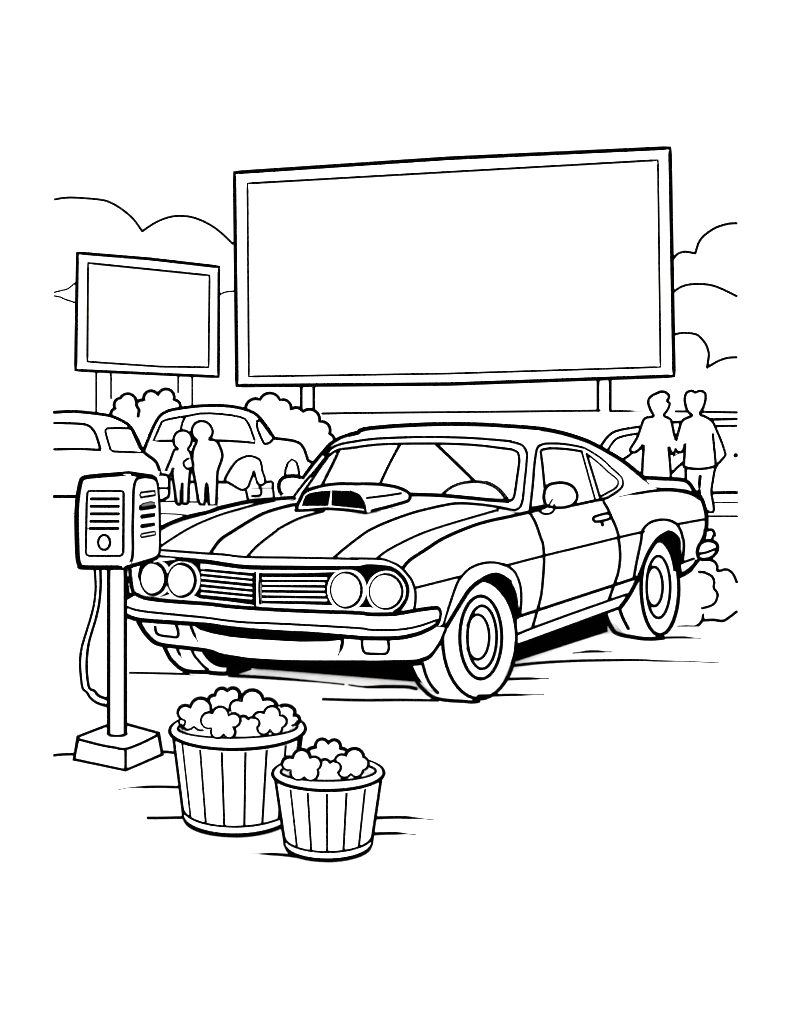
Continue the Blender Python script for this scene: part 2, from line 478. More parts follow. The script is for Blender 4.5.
# ================================================================== people
def person(label, outline_body, d, R, w, clothes=(), lines=(), head=None, gaps=()):
    ys = max(p[1] for p in outline_body); c = CAM + ray(sum(p[0] for p in outline_body)/len(outline_body), HY)*d
    root = thing('person', label, 'person', (c.x, d, 0), 'people standing behind the car')
    m = MB(); m.inflate(outline_body, d, R, CL, step=1.5)
    runs = [[]]; ob = list(outline_body)+[outline_body[0]]
    for p in ob:
        if 673 < p[0] < 680 and 441 < p[1] < 448.5: runs.append([])
        else: runs[-1].append(p)
    for r_ in runs:
        if len(r_) > 1: m.line(r_, DEP(d-R*.8), w-.3, smooth=False)
    for q, ww, tp in lines: m.line(q, DEP(d-R-.03), ww, taper=tp)
    m.build('body', root)
    for name, q, poly in clothes:
        mm = MB(); mm.inflate(poly, d-.012, R, CL, step=2)
        for z, ww in q: mm.line(z, DEP(d-R-.03), ww)
        mm.build(name, root)
    return root
# two adults with their backs half turned
adl = (E_('318 180 303 150 292 118 295 95 310 78 335 66 355 58 380 62 396 80 392 95 386 105 398 115 397 130 385 155 370 178')
       + E_('402 195 412 225 420 265 429 298 428 330 428 352 415 372 405 360 393 332 400 410 405 495')+E_('402 640 395 655 340 655 325 640 320 655 268 655 258 640')
       + E_('260 490 264 400 268 325 250 345 225 362 205 358 203 342 235 290 255 235 268 200 285 187'))
adr = (E_('510 178 490 158 478 125 474 92 483 64 503 54 516 56 527 62 545 55 563 56 578 70 577 105 566 140 550 170')
       + E_('575 182 600 196 618 215 634 250 655 300 678 368 668 390 630 437 616 500 608 560 615 605 620 652 603 664 585 655 560 655 550 640 548 560 545 560 540 660 500 665 490 650 484 560 480 500 478 438')
       + E_('470 432 473 370 476 315 468 350 450 362 430 350 432 300 445 250 458 210 478 192'))
person('adult at left of the couple, cropped hair, behind the muscle car\'s boot', sm(adl, True, 3), 25.2, .13, 2.7)
person('adult at right of the couple, hand on hip, in shirt and trousers', sm(adr, True, 3), 25.2, .13, 2.7,
       clothes=[('shirt', [(E_('470 435 500 442 545 445 590 441 630 430'), 2.4)], sm(E_('490 200 560 195 600 215 612 270 625 425 590 438 545 442 500 440 474 430 480 315'), True, 3))],
       lines=[(E_('552 480 549 510 547 570'), 3.0, 1), (E_('615 270 620 320 626 380 630 432'), 2.2, 0)])
kidt = (A('735 303 716 285 710 262 712 240 725 218 745 207')+B('10 205 35 212 55 232 64 258 58 282 45 297')
        + B('72 300 90 315 102 340 112 375 105 410 88 460 85 530 82 610 78 627 50 628 43 610 40 560 33 515 28 560 25 610 15 628')
        + A('760 626 745 612 735 560 725 500 713 440 710 390 718 345'))
kids = (A('640 346 622 325 619 290 635 262 665 252 695 262 710 290 706 322 690 347')
        + A('700 360 708 385 716 430 705 445 700 470 695 540 692 610 678 620 662 612 660 560 658 560 655 618 636 620 630 600 622 540 612 470 618 438 608 468 590 482 578 465 590 430 605 395 622 350'))
person('taller of the two children, right of the small one, facing away', sm(kidt, True, 3), 27.2, .12, 2.7,
       lines=[])
person('smaller child with round head, left of the taller child', sm(kids, True, 3), 26.95, .10, 2.6,
       lines=[(A('692 392 678 402 668 412 672 430 684 443 702 442'), 1.8, 0), (A('662 518 660 560 659 610'), 2.4, 0)])

# ================================================================== exhaust smoke
m = MB(); ds = 12.02
s1 = K('560 150 600 149 625 160 637 180 640 205 680 197 705 208 722 230 735 262')
s2 = K('735 408 700 435 665 455 620 450 570 452')
s3 = K('545 210 575 213 610 232 622 258 620 290 636 312 638 335 625 365 598 382 560 392')
s4 = K('558 400 565 425 562 452 540 478 520 485 480 484 440 487')
m.inflate(sm(s1)+sm(s2)+sm(s4)[10:]+K('440 480 455 300 470 238 505 218 545 165'), ds, .14, W_)
for q in (s1, s2, s4): m.line(q, DEP(ds-.10), 2.4)
m.line(s3, DEP(ds-.16), 2.4)
c = CAM+ray(705, HY)*ds
tag(m.build('exhaust_smoke', loc=(c.x, ds, 0)), 'puffs of exhaust smoke behind the muscle car\'s rear wheel', 'smoke', kind='stuff')

# ================================================================== the muscle car
root = thing('muscle_car', 'low two-door muscle car with hood scoop and quad headlamps, parked at an angle', 'car', tuple(car(-1.5, .91, 0)))
far = lambda p: p + V*(1.82 - 2*((p-P1).dot(V)))
fender = I('265 90 300 50 375 0')+Cc('470 791 600 735 690 707 791 685')+Dd('150 660')
fasc_r = I('230 70 260 92 290 125 308 150 320 180 327 210 328 240 326 270 320 300')
arch1 = Pp('517.6 618 516.5 600 514 590 510 582 501 576 494 575 484 578.5 470 589 458 607 446 627')
arch2 = Pp('681 575 679.5 564 679.5 550 678 538 669 532 658 539 648 554 640 574 630 594 620 608')
qtr = E_('145 585 200 573 250 565 300 557 350 552 400 551 450 555 490 564 520 575 550 595 575 640')
side_poly = (sm(fender) + Dd('270 637 360 628 480 603 560 600') + sm(qtr) + Pp('705.5 520 706 532 702 551 697 562 690 570')
             + sm(arch2) + Pp('608 613.5 570 626 518 645') + sm(arch1) + Pp('442 640 434 652 422 661 414 662 414 610 415.5 598 414 586 408 575'))
m = MB()
inS = SIDE(.010)
vs, fc = triangulate(side_poly, (), 12)
p3 = [inS(x, y) for x, y in vs]
m.add(p3, fc, W_); m.add([far(p) for p in p3], [tuple(reversed(f)) for f in fc], W_)
S0 = SIDE(-.006)
m.line(fender, S0, 3.2)
m.line(Dd('150 660 270 637 360 628 480 603 520 598'), GLS(-.004), 2.8)
m.line(Dd('160 640 235 625'), S0, 2.0)
m.line(fasc_r, PLAN(FASC, .012), 2.3, lift=.14)
m.line(I('325 190 555 132'), S0, 2.2)
m.line(J('30 178 215 130 400 85 591 38 720 8'), S0, 2.2)
m.line(E_('435 722 575 697'), S0, 2.2)
m.line(J('88 435 300 365 590 270 690 237'), S0, 2.9)
m.line(J('92 520 160 492 350 422 540 355 635 322'), S0, 2.2, taper=0)
m.line(J('92 575 350 480 540 410 600 388'), S0, 2.6)
m.line(K('452 172 460 165 500 150 520 143'), S0, 2.0)
m.line(E_('145 585 200 573 250 565 300 557 350 552'), S0, 2.4, taper=-1)
m.line(E_('340 551 400 550 450 555 490 564 520 575 550 595'), S0, 2.8)
m.line(E_('320 538 370 542 430 549 480 555 520 570'), CV(.12), 2.4, taper=-1)  # shadow along the deck, drawn in as a black tube
m.line(E_('255 487 330 491 410 495 450 498 480 505 498 518 510 535 525 558 545 575'), CV(.14, .04), 3.6)
m.line(E_('545 575 562 600 575 640 583 680 584 720 580 770')+K('578 0 575 25 560 60 545 90'), S0, 3.8)
m.line(K('455 228 480 214 500 200 520 182 537 158'), S0, 4.4)
m.line(I('440 378 480 382'), S0, 2.2)
m.line(G('440 455 460 490 480 520 520 560 570 577 680 590 791 605')+Hh('100 626 180 640 250 650 400 659 560 662 791 662')+I('120 563 250 560 330 558 360 550 390 538 410 520 430 492 450 460 462 430 475 400'), PLAN(FASC, .0), 4.0)
# hood and deck skins
FS = sm([(128, 560), (140, 545)]+A('545 745 600 715 690 683')+B('0 665 100 640 240 610 340 600 470 590'))
HC = [(136, 562)]+G('550 85 600 50 680 0')+B('0 715 100 675 200 645 300 618 375 603')
hs = [FS, sm(HC), sm(Hh('55 110 100 50 160 8')+B('300 675 400 640 490 620')), sm(Hh('238 130 290 75 380 5')+B('400 740 500 690 620 655')),
      sm(Hh('670 138 720 95 791 40')+Cc('100 750 200 705 330 660 480 625')), sm(I('130 45 190 0')+Cc('305 791 420 745 600 690 740 650')), sm(fender)]
hv = [(1.62, 1.72), (1.47, 1.66), (1.14, 1.45), (.92, 1.3), (.42, .42), (.19, .2), (.04, .05)]
def resamp(p, n):
    le = [0]
    for a, b in zip(p, p[1:]): le.append(le[-1]+math.hypot(b[0]-a[0], b[1]-a[1]))
    o = []; j = 0
    for i in range(n):
        t = le[-1]*i/(n-1)
        while j < len(le)-2 and le[j+1] < t: j += 1
        q = (t-le[j])/max(1e-9, le[j+1]-le[j]); o.append((p[j][0]+(p[j+1][0]-p[j][0])*q, p[j][1]+(p[j+1][1]-p[j][1])*q))
    return o
m.build('body', root)
m = MB(); grid = []
NH = 22
for p, (va, vb) in zip(hs, hv):
    q = resamp(p, NH); grid.append([CV(va, vb)(x, y, i/(NH-1)) - ZZ*.012 for i, (x, y) in enumerate(q)])
fs = [(a*NH+i, a*NH+i+1, (a+1)*NH+i+1, (a+1)*NH+i) for a in range(len(grid)-1) for i in range(NH-1)]
m.add([p for r_ in grid for p in r_], fs, W_)
m.line(A('545 748 600 718 690 685 791 662')+B('100 640 240 610 340 600 470 590'), CV(1.62, 1.74), 4.0)
m.line(HC[1:], CV(1.48, 1.66), 2.0)
m.line(Hh('55 110 100 50 160 8')+B('300 675 400 640 490 620'), CV(1.14, 1.45), 2.8)
m.line(Hh('238 130 290 75 380 5')+B('400 740 500 690 620 655'), CV(.92, 1.3), 2.0)
m.line(Hh('670 138 720 95 791 40')+Cc('100 750 200 705 330 660 480 625 550 617 640 622 720 632 791 645'), CV(.42, .1), 2.5)
m.line(I('130 45 190 0')+Cc('305 791 420 745 600 690 740 650'), CV(.19, .2), 2.0)
m.build('hood', root)
# hidden structure: lower shell, rear end, cabin core
m = MB(); cf = lambda a, b, c: car(a, b, c)
m.box((-3.75, .06, .66), (.55, 1.76, .70), W_, cf)
prof = [(-.70, .90), (-1.2, .90), (-3.1, .93), (-3.75, .87), (-3.86, .75), (-3.80, .48), (-3.45, .45)]
for (a, b) in zip(prof, prof[1:]):
    m.add([car(a[0], .05, a[1]), car(a[0], 1.77, a[1]), car(b[0], 1.77, b[1]), car(b[0], .05, b[1])], [(0, 1, 2, 3)], W_)
gp = [(-.98, .92), (-1.50, 1.25), (-1.75, 1.31), (-2.05, 1.33), (-2.35, 1.25), (-2.75, 1.10), (-3.25, .93)]
hw = lambda z: .86 - max(0, z-.93)*.54 - .04
rows = []
for u_, z_ in gp:
    rows.append([car(u_, .91+hw(z_)*s_, z_ + .04*(1-s_*s_)*(z_ > 1)) for s_ in (-1, -.6, -.2, .2, .6, 1)])
m.add([p for r_ in rows for p in r_], [(a*6+i, a*6+i+1, (a+1)*6+i+1, (a+1)*6+i) for a in range(len(rows)-1) for i in range(5)], W_)
for sgn in (-1, 1):
    side = [r_[0 if sgn < 0 else 5] for r_ in rows]
    m.add(side, [tuple(range(len(side)))], W_)
m.build('cabin_shell', root)
# deck lid
m = MB(); m.patch(Pp('619 498 630 486 641 477.2')+E_('330 491 410 495 450 498 480 505 498 518 510 535 530 560')+list(reversed(sm(qtr)))[8:], CV(.13), W_, back=V*.05)
m.build('trunk_lid', root)
# roof, pillars
silh = B('515 490 550 440 590 390 620 355 650 322 700 290 745 274 791 262')+Cc('50 252 100 241 250 228 450 220 650 222 791 230')+Dd('100 234 200 243 280 257 350 275 430 302 480 325 540 358 620 408 720 490')
wso = B('465 590 510 530 560 470 600 415 640 360 670 335 720 317 791 305')+Cc('70 300 150 292 280 287 400 285 600 290 791 305')+Dd('50 308 80 315 108 325 124 342 135 370 133 410 130 450 122 520 115 590 106 625 95 640 70 650 0 640')
wsi = B('510 570 560 500 600 440 630 400 650 375 690 350 740 342 791 335')+Cc('100 327 200 320 430 318 620 325 791 345')+Dd('60 348 82 358 92 370 96 395 95 420 85 490 75 560 67 590 55 602 30 605 0 603')+Cc('600 588 470 576 300 570 0 560')
m = MB()
RF = PLANE(car(-1.36, .9, 1.30), (U*.2 + ZZ).normalized())
def DEPTHMIX(x, y, t=0):
    return RF(x, y) if RF(x, y).y < 12.2 and RF(x, y).y > 0 else DEP(12.2)(x, y)
s_ = sm(silh); cut = [p for p in s_ if p[0] <= 541]; cut2 = [p for p in s_ if p[0] >= 541]
ROOFD = lambda x, y, t=0: CAM + ray(x, y)*(10.55 + max(0, x-330)/220*.05 + (444-y)*.012)
wso_s = sm(wso)
m.patch(cut + [(536, 450), (527.5, 455)] + [p for p in reversed(wso_s) if p[1] < 455 and p[0] > 325] + [(310, 474)], ROOFD, W_, step=14)
wwin = Dd('150 650 165 520 172 430 180 370 185 345 195 330 215 321 240 318 300 319 350 325 400 335 430 345 480 375 520 405 550 435 590 470 608 490 615 515 610 535 595 552 570 570 535 590 500 600')
m.patch([(530, 512), (519, 509), (523, 498), (527, 454), (536, 440)] + cut2 + [(641, 480), (630, 492), (606, 502), (596, 500), (560, 507)], GLS(.006), W_, step=12)
rv, rf = triangulate([(530, 512), (536, 440)] + cut2 + [(641, 480), (630, 492), (606, 502)], (), 12)
m.add([far(GLS(.006)(x, y)) for x, y in rv], rf, W_)
def SIL(x, y, t=0):
    a = ROOFD(x, y).y-.06; b = GLS(-.01)(x, y).y; q = max(0, min(1, (x-470)/70))
    if x < 541: b = min(a, GLS(-.01)(541, 429).y-.03)
    return CAM + ray(x, y)*(a+(b-a)*q)
m.line(silh[:7], SIL, 3.2); m.line(silh[6:], SIL, 3.9)
m.line(Dd('690 462 720 492 745 522'), GLS(0), 3.4, taper=1)
m.build('roof', root)
m = MB(); m.patch([p for p in wso_s]+[(410, 500), (350, 494), (300, 496)], WSH(0), W_, holes=[sm(wsi)[:-1]], step=None)
m.line(wso, WSH(.012), 2.3, lift=.30)
m.build('windshield_frame', root)
ws = MB(); ws.patch(sm(wsi), WSH(.004), GL)
ws.line(wsi[:38], WSH(.014), 2.2, lift=.03)
ws.line(Cc('300 572 450 577 600 590 700 600 791 605')+Dd('30 607'), WSH(.016), 3.4)
ws.line(B('695 355 640 470 608 530'), WSH(.016), 2.6)
ws.line(Cc('250 322 200 415 150 520'), WSH(.016), 2.6)  # this and the next: glass reflections drawn in as black tubes
ws.line(Cc('430 320 530 415 625 508'), WSH(.016), 2.8)
ws.build('windshield', root)
m = MB(); SWP = WSH(-.03)
m.line(Cc('465 570 490 548 520 530 560 516 600 510 640 509 680 515 712 527 740 545 765 570 791 603'), SWP, 2.6)
m.line(Cc('680 513 712 526 740 544 765 570 791 605'), SWP, 3.6)
m.build('steering_wheel', root)
# side windows
m = MB(); m.patch(sm(wwin), GLS(-.003), W_, back=V*.004); m.line(wwin, GLS(-.006), 2.2, closed=False); m.build('window_frame', root)
fw = Dd('225 548 218 480 212 420 205 365 208 352 215 348 260 342 340 347 410 358 440 470 475 598 360 620 250 640')
m = MB(); m.patch(fw, GLS(-.008), PN, back=V*.004); m.line(fw[0:9], GLS(-.012), 2.3); m.line(Dd('408 360 440 475 475 598'), GLS(-.012), 2.3)
m.build('side_window', root)
qw = Dd('434 368 470 390 500 420 545 462 585 497 595 508 594 520 585 533 560 550 505 582')
m = MB(); m.patch(qw, GLS(-.008), PN, back=V*.004); m.line(Dd('505 582 545 560 572 545 589 526 590 506 575 488 540 460 495 418 440 374'), GLS(-.012), 1.7); m.line(Dd('434 370 465 470 500 585'), GLS(-.012), 2.2)
m.build('quarter_window', root)
# door
m = MB(); dp = Pp('530 513 536 524 541 538 544 556 544 572 542 590 537 612 532 628 570 615 608 601 615 583 619.5 566 620 548 617 530 612 518 604 502 572 506 552 509')
m.patch(dp, SIDE(.006), W_, step=10)
m.line(Dd('150 665 165 690 180 720 205 791')+J('205 40 215 70 220 120 220 180 210 300 200 355 185 410 162 490'), S0, 2.4)
m.line(Dd('520 612 540 645 560 690 580 735 595 785')+J('595 50 600 90 602 135 598 180 590 220 575 265 545 350'), S0, 2.4)
door = m.build('door', root)
m = MB(); hp = Dd('485 680 530 668 545 672 549 684 542 697 485 709 470 703 467 690')
m.patch(hp, SIDE(-.02), CH, back=V*.03); m.line(sm(hp, True, 3), SIDE(-.022), 2.4, closed=True); m.line(Dd('510 708 514 728'), SIDE(-.015), 2.6)
m.build('handle', door)
# mirrors
m = MB(); dm = cdepth(-.98, -.10)
mp = Dd('232 628 220 595 222 562 230 540 245 525 270 517 310 514 345 522 370 540 385 570 384 595 372 615 350 630 315 638 280 639 255 636')
m.inflate(sm(mp, True, 4), dm, .06, CH); m.line(mp, DEP(dm-.035), 2.8, closed=True)
st = Dd('195 652 240 632 262 598 252 628 275 622 272 648 250 668 215 668')
m.inflate(st, dm-.03, .012, CH, step=2); m.line(Dd('195 652 215 668 250 668 270 650 272 625'), DEP(dm-.065), 2.0); m.line(Dd('195 652 235 635 262 598'), DEP(dm-.065), 1.2)
m.build('wing_mirror', root)
m = MB(); dm2 = cdepth(-.98, 1.98)
mp2 = B('470 590 430 583 405 567 395 540 398 512 410 495 430 484 470 480 500 487 515 500 520 560')
m.inflate(sm(mp2, True, 3), dm2, .06, CH); m.line(mp2, DEP(dm2-.04), 3.6); m.build('wing_mirror', root)
# hood scoop
m = MB()
scf = B('480 655 488 625 500 600 525 560 560 540 600 530 680 528 740 532 770 545 791 562')+Cc('28 562 52 585 68 620 80 662 0 655')+B('640 645')
CS = CUX(366, -.18, 412, -.62)
full = B('480 655 488 625 500 600 525 560 560 540 600 530 640 524 680 520 740 519 791 520')+Cc('70 519 150 522 230 535 280 555 300 575 300 590 295 600 270 612 180 637 80 662 0 655')+B('640 645')
m.patch(scf, CU(-.19), W_, back=-U*.3)
m.patch(full, CUX(360, -.20, 412, -.62), W_)
m.line(B('480 655 488 625 500 600 525 560 600 532 680 520 740 519 791 520')+Cc('70 519 150 522 230 535 280 555 300 575 295 600 270 612 180 637 80 662'), CUX(360, -.17, 412, -.6), 3.0)
m.line(B('480 655 560 650 640 645 720 650 791 658')+Cc('80 664'), CU(-.16), 2.6)
m.line(Cc('0 558 40 575 60 600 72 625 78 660'), CU(-.16), 2.2)
m.line(Cc('85 590 170 580 255 567'), CUX(360, -.17, 412, -.6), 2.0)
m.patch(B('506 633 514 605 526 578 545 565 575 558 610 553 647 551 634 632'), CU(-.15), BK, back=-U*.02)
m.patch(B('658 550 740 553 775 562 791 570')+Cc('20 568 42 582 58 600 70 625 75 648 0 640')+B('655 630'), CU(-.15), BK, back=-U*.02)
m.build('hood_scoop', root)
# front fascia
FA = PLAN(FASC, 0); FB = PLAN(FASC, .008); FC = PLAN(FASC, .016); FD = PLAN(FASC, .024); FE = PLAN(FASC, .034); FG = PLAN(FASC, .042)
top = G('385 90 550 100 791 118')+Hh('120 123 230 135 450 138 670 142 791 145')+I('0 42 150 45 195 56 230 70')
m = MB()
m.patch(sm(top)+sm(fasc_r)[6:]+Pp('414 612 358 616 250 612 136 600 129 585 127 560'), FA, W_, step=14, back=-U*.02)
m.line(top, FC, 2.0, lift=.05)
m.line(G('540 136 650 147 791 160')+Hh('120 172 240 186 450 189 640 190 791 190')+I('90 82 180 88 215 98 240 115 265 142 280 170 286 195 285 220 278 248 265 270 250 290 225 308'), FC, 4.2)
m.line(G('400 195 403 240 410 290 422 318 445 340'), FC, 3.0)
m.line(G('385 235 388 280 393 315'), FA, 2.0)
m.build('front_panel', root)
def bp(name, poly, s, mt, back=.006, w=0, parent=root, step=9):
    mm = MB(); mm.patch(poly, s, mt, back=-U*back, step=step)
    if w: mm.line(poly, s, w, closed=True, smooth=False)
    return mm.build(name, parent)
grl = MB()
for q in (G('435 230 445 185 470 165 500 152 560 142 720 152')+Hh('0 168 0 345')+G('735 328 600 322 560 335 500 330 460 300'),
          G('725 190 791 200')+Hh('0 190 140 203 276 214 274 378 140 360 0 345')+G('720 330 740 300 748 250 740 215'),
          Hh('300 214 480 214 690 208 655 240 640 300 655 350 685 380 480 374 302 370'),
          I('10 85 100 84 180 90 215 98 240 115 265 142 280 170 286 195 285 220 278 248 262 272 235 300 190 300 130 296 100 289 50 289 10 296')):
    grl.patch(q, FB, BK, back=-U*.02, step=9)
gro = grl.build('grille', root)
for ya, yb, xa in ((212, 237, 10), (238, 262, 10), (265, 290, 10), (292, 316, 10), (318, 342, 8)):
    mm = MB(); mm.line(Hh('%g %g 258 %g' % (xa, ya, yb)), FC, -.1, smooth=False, m=CH); mm.build('slat', gro)
for ya, yb, xb in ((242, 243, 632), (267, 269, 622), (293, 296, 620), (320, 324, 624), (347, 351, 632)):
    mm = MB(); mm.line(Hh('315 %g %g %g' % (ya, xb, yb)), FC, .1, smooth=False, m=CH); mm.build('slat', gro)
mm = MB(); mm.patch(Hh('278 212 298 212 302 372 280 382'), FD, CH, back=-U*.01, step=9)
mm.line(Hh('275 212 276 290 276 380'), FE, 1.6); mm.line(Hh('300 216 296 290 300 370'), FE, 1.6)
mm.build('divider', gro)
for cx, cy, ro, ryo, ri, ryi, w in ((153.3, 578.5, 15.2, 18.2, 12.4, 15.8, 3.0), (181.6, 580.3, 16.6, 19.0, 13.6, 16.2, 2.6), (346.3, 590, 18.6, 20.6, 15.2, 17.4, 2.4), (386, 591.5, 19.2, 20.2, 16.2, 17.2, 2.4)):
    mm = MB(); sx = cx+(1.4 if cx < 160 else 0)
    mm.patch(ell(sx, cy, ro, ryo), FD, CH, back=-U*.02, step=8)
    mm.line(ell(cx, cy, ri, ryi), FE, w, closed=True, smooth=False)
    hl = mm.build('headlamp', root)
    mm = MB(); mm.inflate(ell(cx, cy, ri-.8, ryi-.8), FE(cx, cy).y-.0, .03, PN, front=.6); mm.build('lens', hl)
# bumper
b_top = G('380 342 400 330 425 320 480 342 620 358 791 370')+Hh('120 380 250 391 400 400 560 407 791 415')+I('100 322 200 322 250 317 300 308 360 298 420 290 440 292 450 310 448 340 438 368')
b_bot = G('380 425 400 436 440 448 500 455 640 465 791 475')+Hh('120 487 240 500 400 512 560 520 791 539')+I('100 442 200 442 260 438 300 430 345 418 380 403 410 388 436 370')
b_mid = G('385 385 430 400 500 411 640 425 791 440')+Hh('110 450 220 462 350 467 500 474 791 491')+I('100 399 200 400 250 398 300 391 340 382 380 370 435 350')
m = MB(); BS = PLAN(BUMP); BL = PLAN(BUMP, .012)
m.patch(sm(b_top)+list(reversed(sm(b_bot)))[1:], BS, CH, step=8, back=-U*.08)
m.line(b_top, BL, 3.8); m.line(b_bot, BL, 4.0); m.line(b_mid, BL, 2.0)
m.build('front_bumper', root)
# valance
m = MB(); VA = PLAN(FASC, -.03); VB = PLAN(FASC, -.02); VC = PLAN(FASC, -.01)
m.patch(Pp('134 612 200 615 300 620 420 622 440 628 445 629 440 642 432 654 422 660 400 662 350 663 312 662 250 660 208 651 164 645 154 642 146 634 138 621'), VA, W_, step=14, back=-U*.02)
m.patch(Pp('188 622 250 622 344 630 341.5 639 340 640.5 328 642 300 642.3 275 641 250 639.5 230 637.5 212 634 200 630.5'), VB, BK, step=10, back=-U*.005)
m.line(Hh('710 540 712 565 705 595 690 630'), VC, 3.0, taper=1)
m.line(G('705 485 720 520 740 560'), VC, 2.4, taper=1)
m.build('valance', root)
for q in (I('60 452 60 475 65 500 72 512 85 518 130 520 170 520 185 514 192 500 194 480 190 452'), G('525 484 530 510 540 522 560 529 600 534 628 537 640 530 640 505 632 478')):
    mm = MB(); mm.patch(q, VB, CH, back=-U*.01); mm.line(q, VC, 2.4); mm.build('fog_lamp', root)
# under side
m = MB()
m.box((-2.86, .36, .006), (-.35, 1.62, .40), BK, cf)  # shadow under the car, modelled as a black box down to the ground
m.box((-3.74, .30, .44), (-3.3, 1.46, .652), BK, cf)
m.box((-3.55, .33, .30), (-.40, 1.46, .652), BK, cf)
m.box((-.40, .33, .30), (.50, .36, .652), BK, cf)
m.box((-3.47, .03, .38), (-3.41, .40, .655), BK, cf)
m.build('underbody_and_shadow', root)
# arches
m = MB()
m.patch(sm(arch1)+Pp('443 626')+sm(I('465 380 480 330 500 270 520 210 540 160 565 125 600 92 650 70 700 62 745 66 780 78')+J('15 170 40 182 70 205 85 230 97 262 105 300 106 370 98 430'))[1:-1], SIDE(.002), W_, step=10)
m.line(I('465 380 480 330 500 270 520 210 540 160 565 125 600 92 650 70 700 62 745 66 780 78')+J('15 170 40 182 70 205 85 230 97 262 105 300 106 370 98 430'), S0, 2.3, lift=.12)
m.line(arch1[3:], SIDE(-.003), 4.2); m.line(arch1[:4], SIDE(-.003), 2.4)
m.build('wheel_arch', root)
m = MB()
oa2 = K('220 238 230 180 240 130 255 60')+E_('262 760 272 740 300 714 340 701 370 699 400 703 435 722 455 755 465 791')+K('470 60 470 100 462 165')
m.line(oa2, S0, 2.4); m.line(arch2[:6], SIDE(-.003), 2.6); m.line(arch2[4:], SIDE(-.003), 3.8)
m.build('wheel_arch', root)
# wheels
def disc(mb, c, ax, r0, r1, w0, w1, m_, n=48):
    a = Vector(ax).normalized(); x = a.cross(ZZ).normalized(); y = a.cross(x)
    vs = []; fs = []
    for (r, w) in ((r0, w0), (r1, w1)):
        for i in range(n):
            t = 2*math.pi*i/n; vs.append(c + a*w + (x*math.cos(t)+y*math.sin(t))*r)
    fs = [(i, (i+1) % n, n+(i+1) % n, n+i) for i in range(n)]
    mb.add(vs, fs, m_)
def wheel(pc, steer, R_, wd, edge, rings, treads, mirror=False, inner=BK):
    a = math.radians(steer)
    inn = (V*math.cos(a) - U*math.sin(a))          # pointing into the car from the outer face
    c = pc
    w = bpy.data.objects.new('wheel', None); sc.collection.objects.link(w); w.parent = root; w.location = Vector(c) - parent_loc(root)
    t = MB()
    s = -1 if mirror else 1
    pr = [(0.0, 0), (R_*.9, 0), (R_, .025), (R_, wd-.03), (R_*.93, wd)]
    for (ra, wa), (rb, wb) in zip(pr, pr[1:]): disc(t, c, inn*s, ra, rb, wa, wb, TY)
    disc(t, c, inn*s, R_*.93, R_*.80, wd, wd+.002, TY); disc(t, c, inn*s, R_*.80, 0, wd+.002, wd+.003, inner)
    if edge:
        FP = PLANE(c - inn*.004, inn)
        for q, ww in edge:
            ya, yb = min(p[1] for p in q), max(p[1] for p in q)
            def FL(x, y, t_=0):
                p = FP(x, y); return CAM + ray(x, y)*(p.y - .12*max(0, (y-ya)/(yb-ya)-.5)*2)
            t.line(q, FL, ww, smooth=len(q) < 30, closed=True)
        for q, f, ww in treads: t.line(q, f, ww)
    t.build('tyre', w)
    if rings:
        r_ = MB(); FP = PLANE(c - inn*.018, inn)
        r_.patch(ell(*rings[0][:4]), PLANE(c - inn*.004, inn), CH, back=inn*.003)
        for (cx, cy, rx, ry, a0, a1, ww) in rings: r_.line(ell(cx, cy, rx, ry, a0, a1), FP, ww, closed=a1-a0 >= 360, smooth=False)
        r_.build('rim', w)
    return w
c1 = PLANE(P1+V*.03, V)(479, 639.5)
a13 = math.radians(13); inn1 = (V*math.cos(a13) - U*math.sin(a13))
TR = PLANE(c1 + inn1*.12 + U*.18, (U*.9+inn1*-.45))
wheel(c1, 18.5, .308, .235, [(ell(479.4, 639.2, 36.8, 59.6), 3.0)],
      [(480.8, 637.5, 21, 41.5, 0, 360, 3.0), (482, 637.3, 14.6, 31.6, 0, 360, 2.6), (477.6, 637, 11.6, 22.4, -150, 150, 2.4)],
      [(I('300 575 312 612 330 650 350 680 370 700 400 728 440 745 500 754 560 757 610 761 645 758'), DEP(8.45), 3.0),
       (I('363 568 375 610 390 650 412 685 440 715'), DEP(8.45), 2.6),
       (I('300 575 330 573 360 570'), DEP(8.45), 2.0)])
c2 = PLANE(P1+V*.03, V)(660, 588.3)
wheel(c2, 0, .315, .25, [(ell(660, 587.8, 18.8, 47.2), 3.2)],
      [(658.5, 587, 11.8, 31, 0, 360, 2.4), (654.3, 586.5, 8.4, 19.6, -150, 150, 2.4)],
      [(K('80 425 90 455 105 485 125 512 160 526 210 535 260 543 310 545 370 540'), DEP(11.1), 3.4), (K('150 400 160 430 175 462 193 495'), DEP(11.1), 2.8)])
wheel(Vector((c1.x, c1.y, c1.z)) + V*1.76, 13, .308, .24, None, None, [], mirror=True)
wheel(c2 + V*1.76, 0, .315, .25, None, None, [], mirror=True)
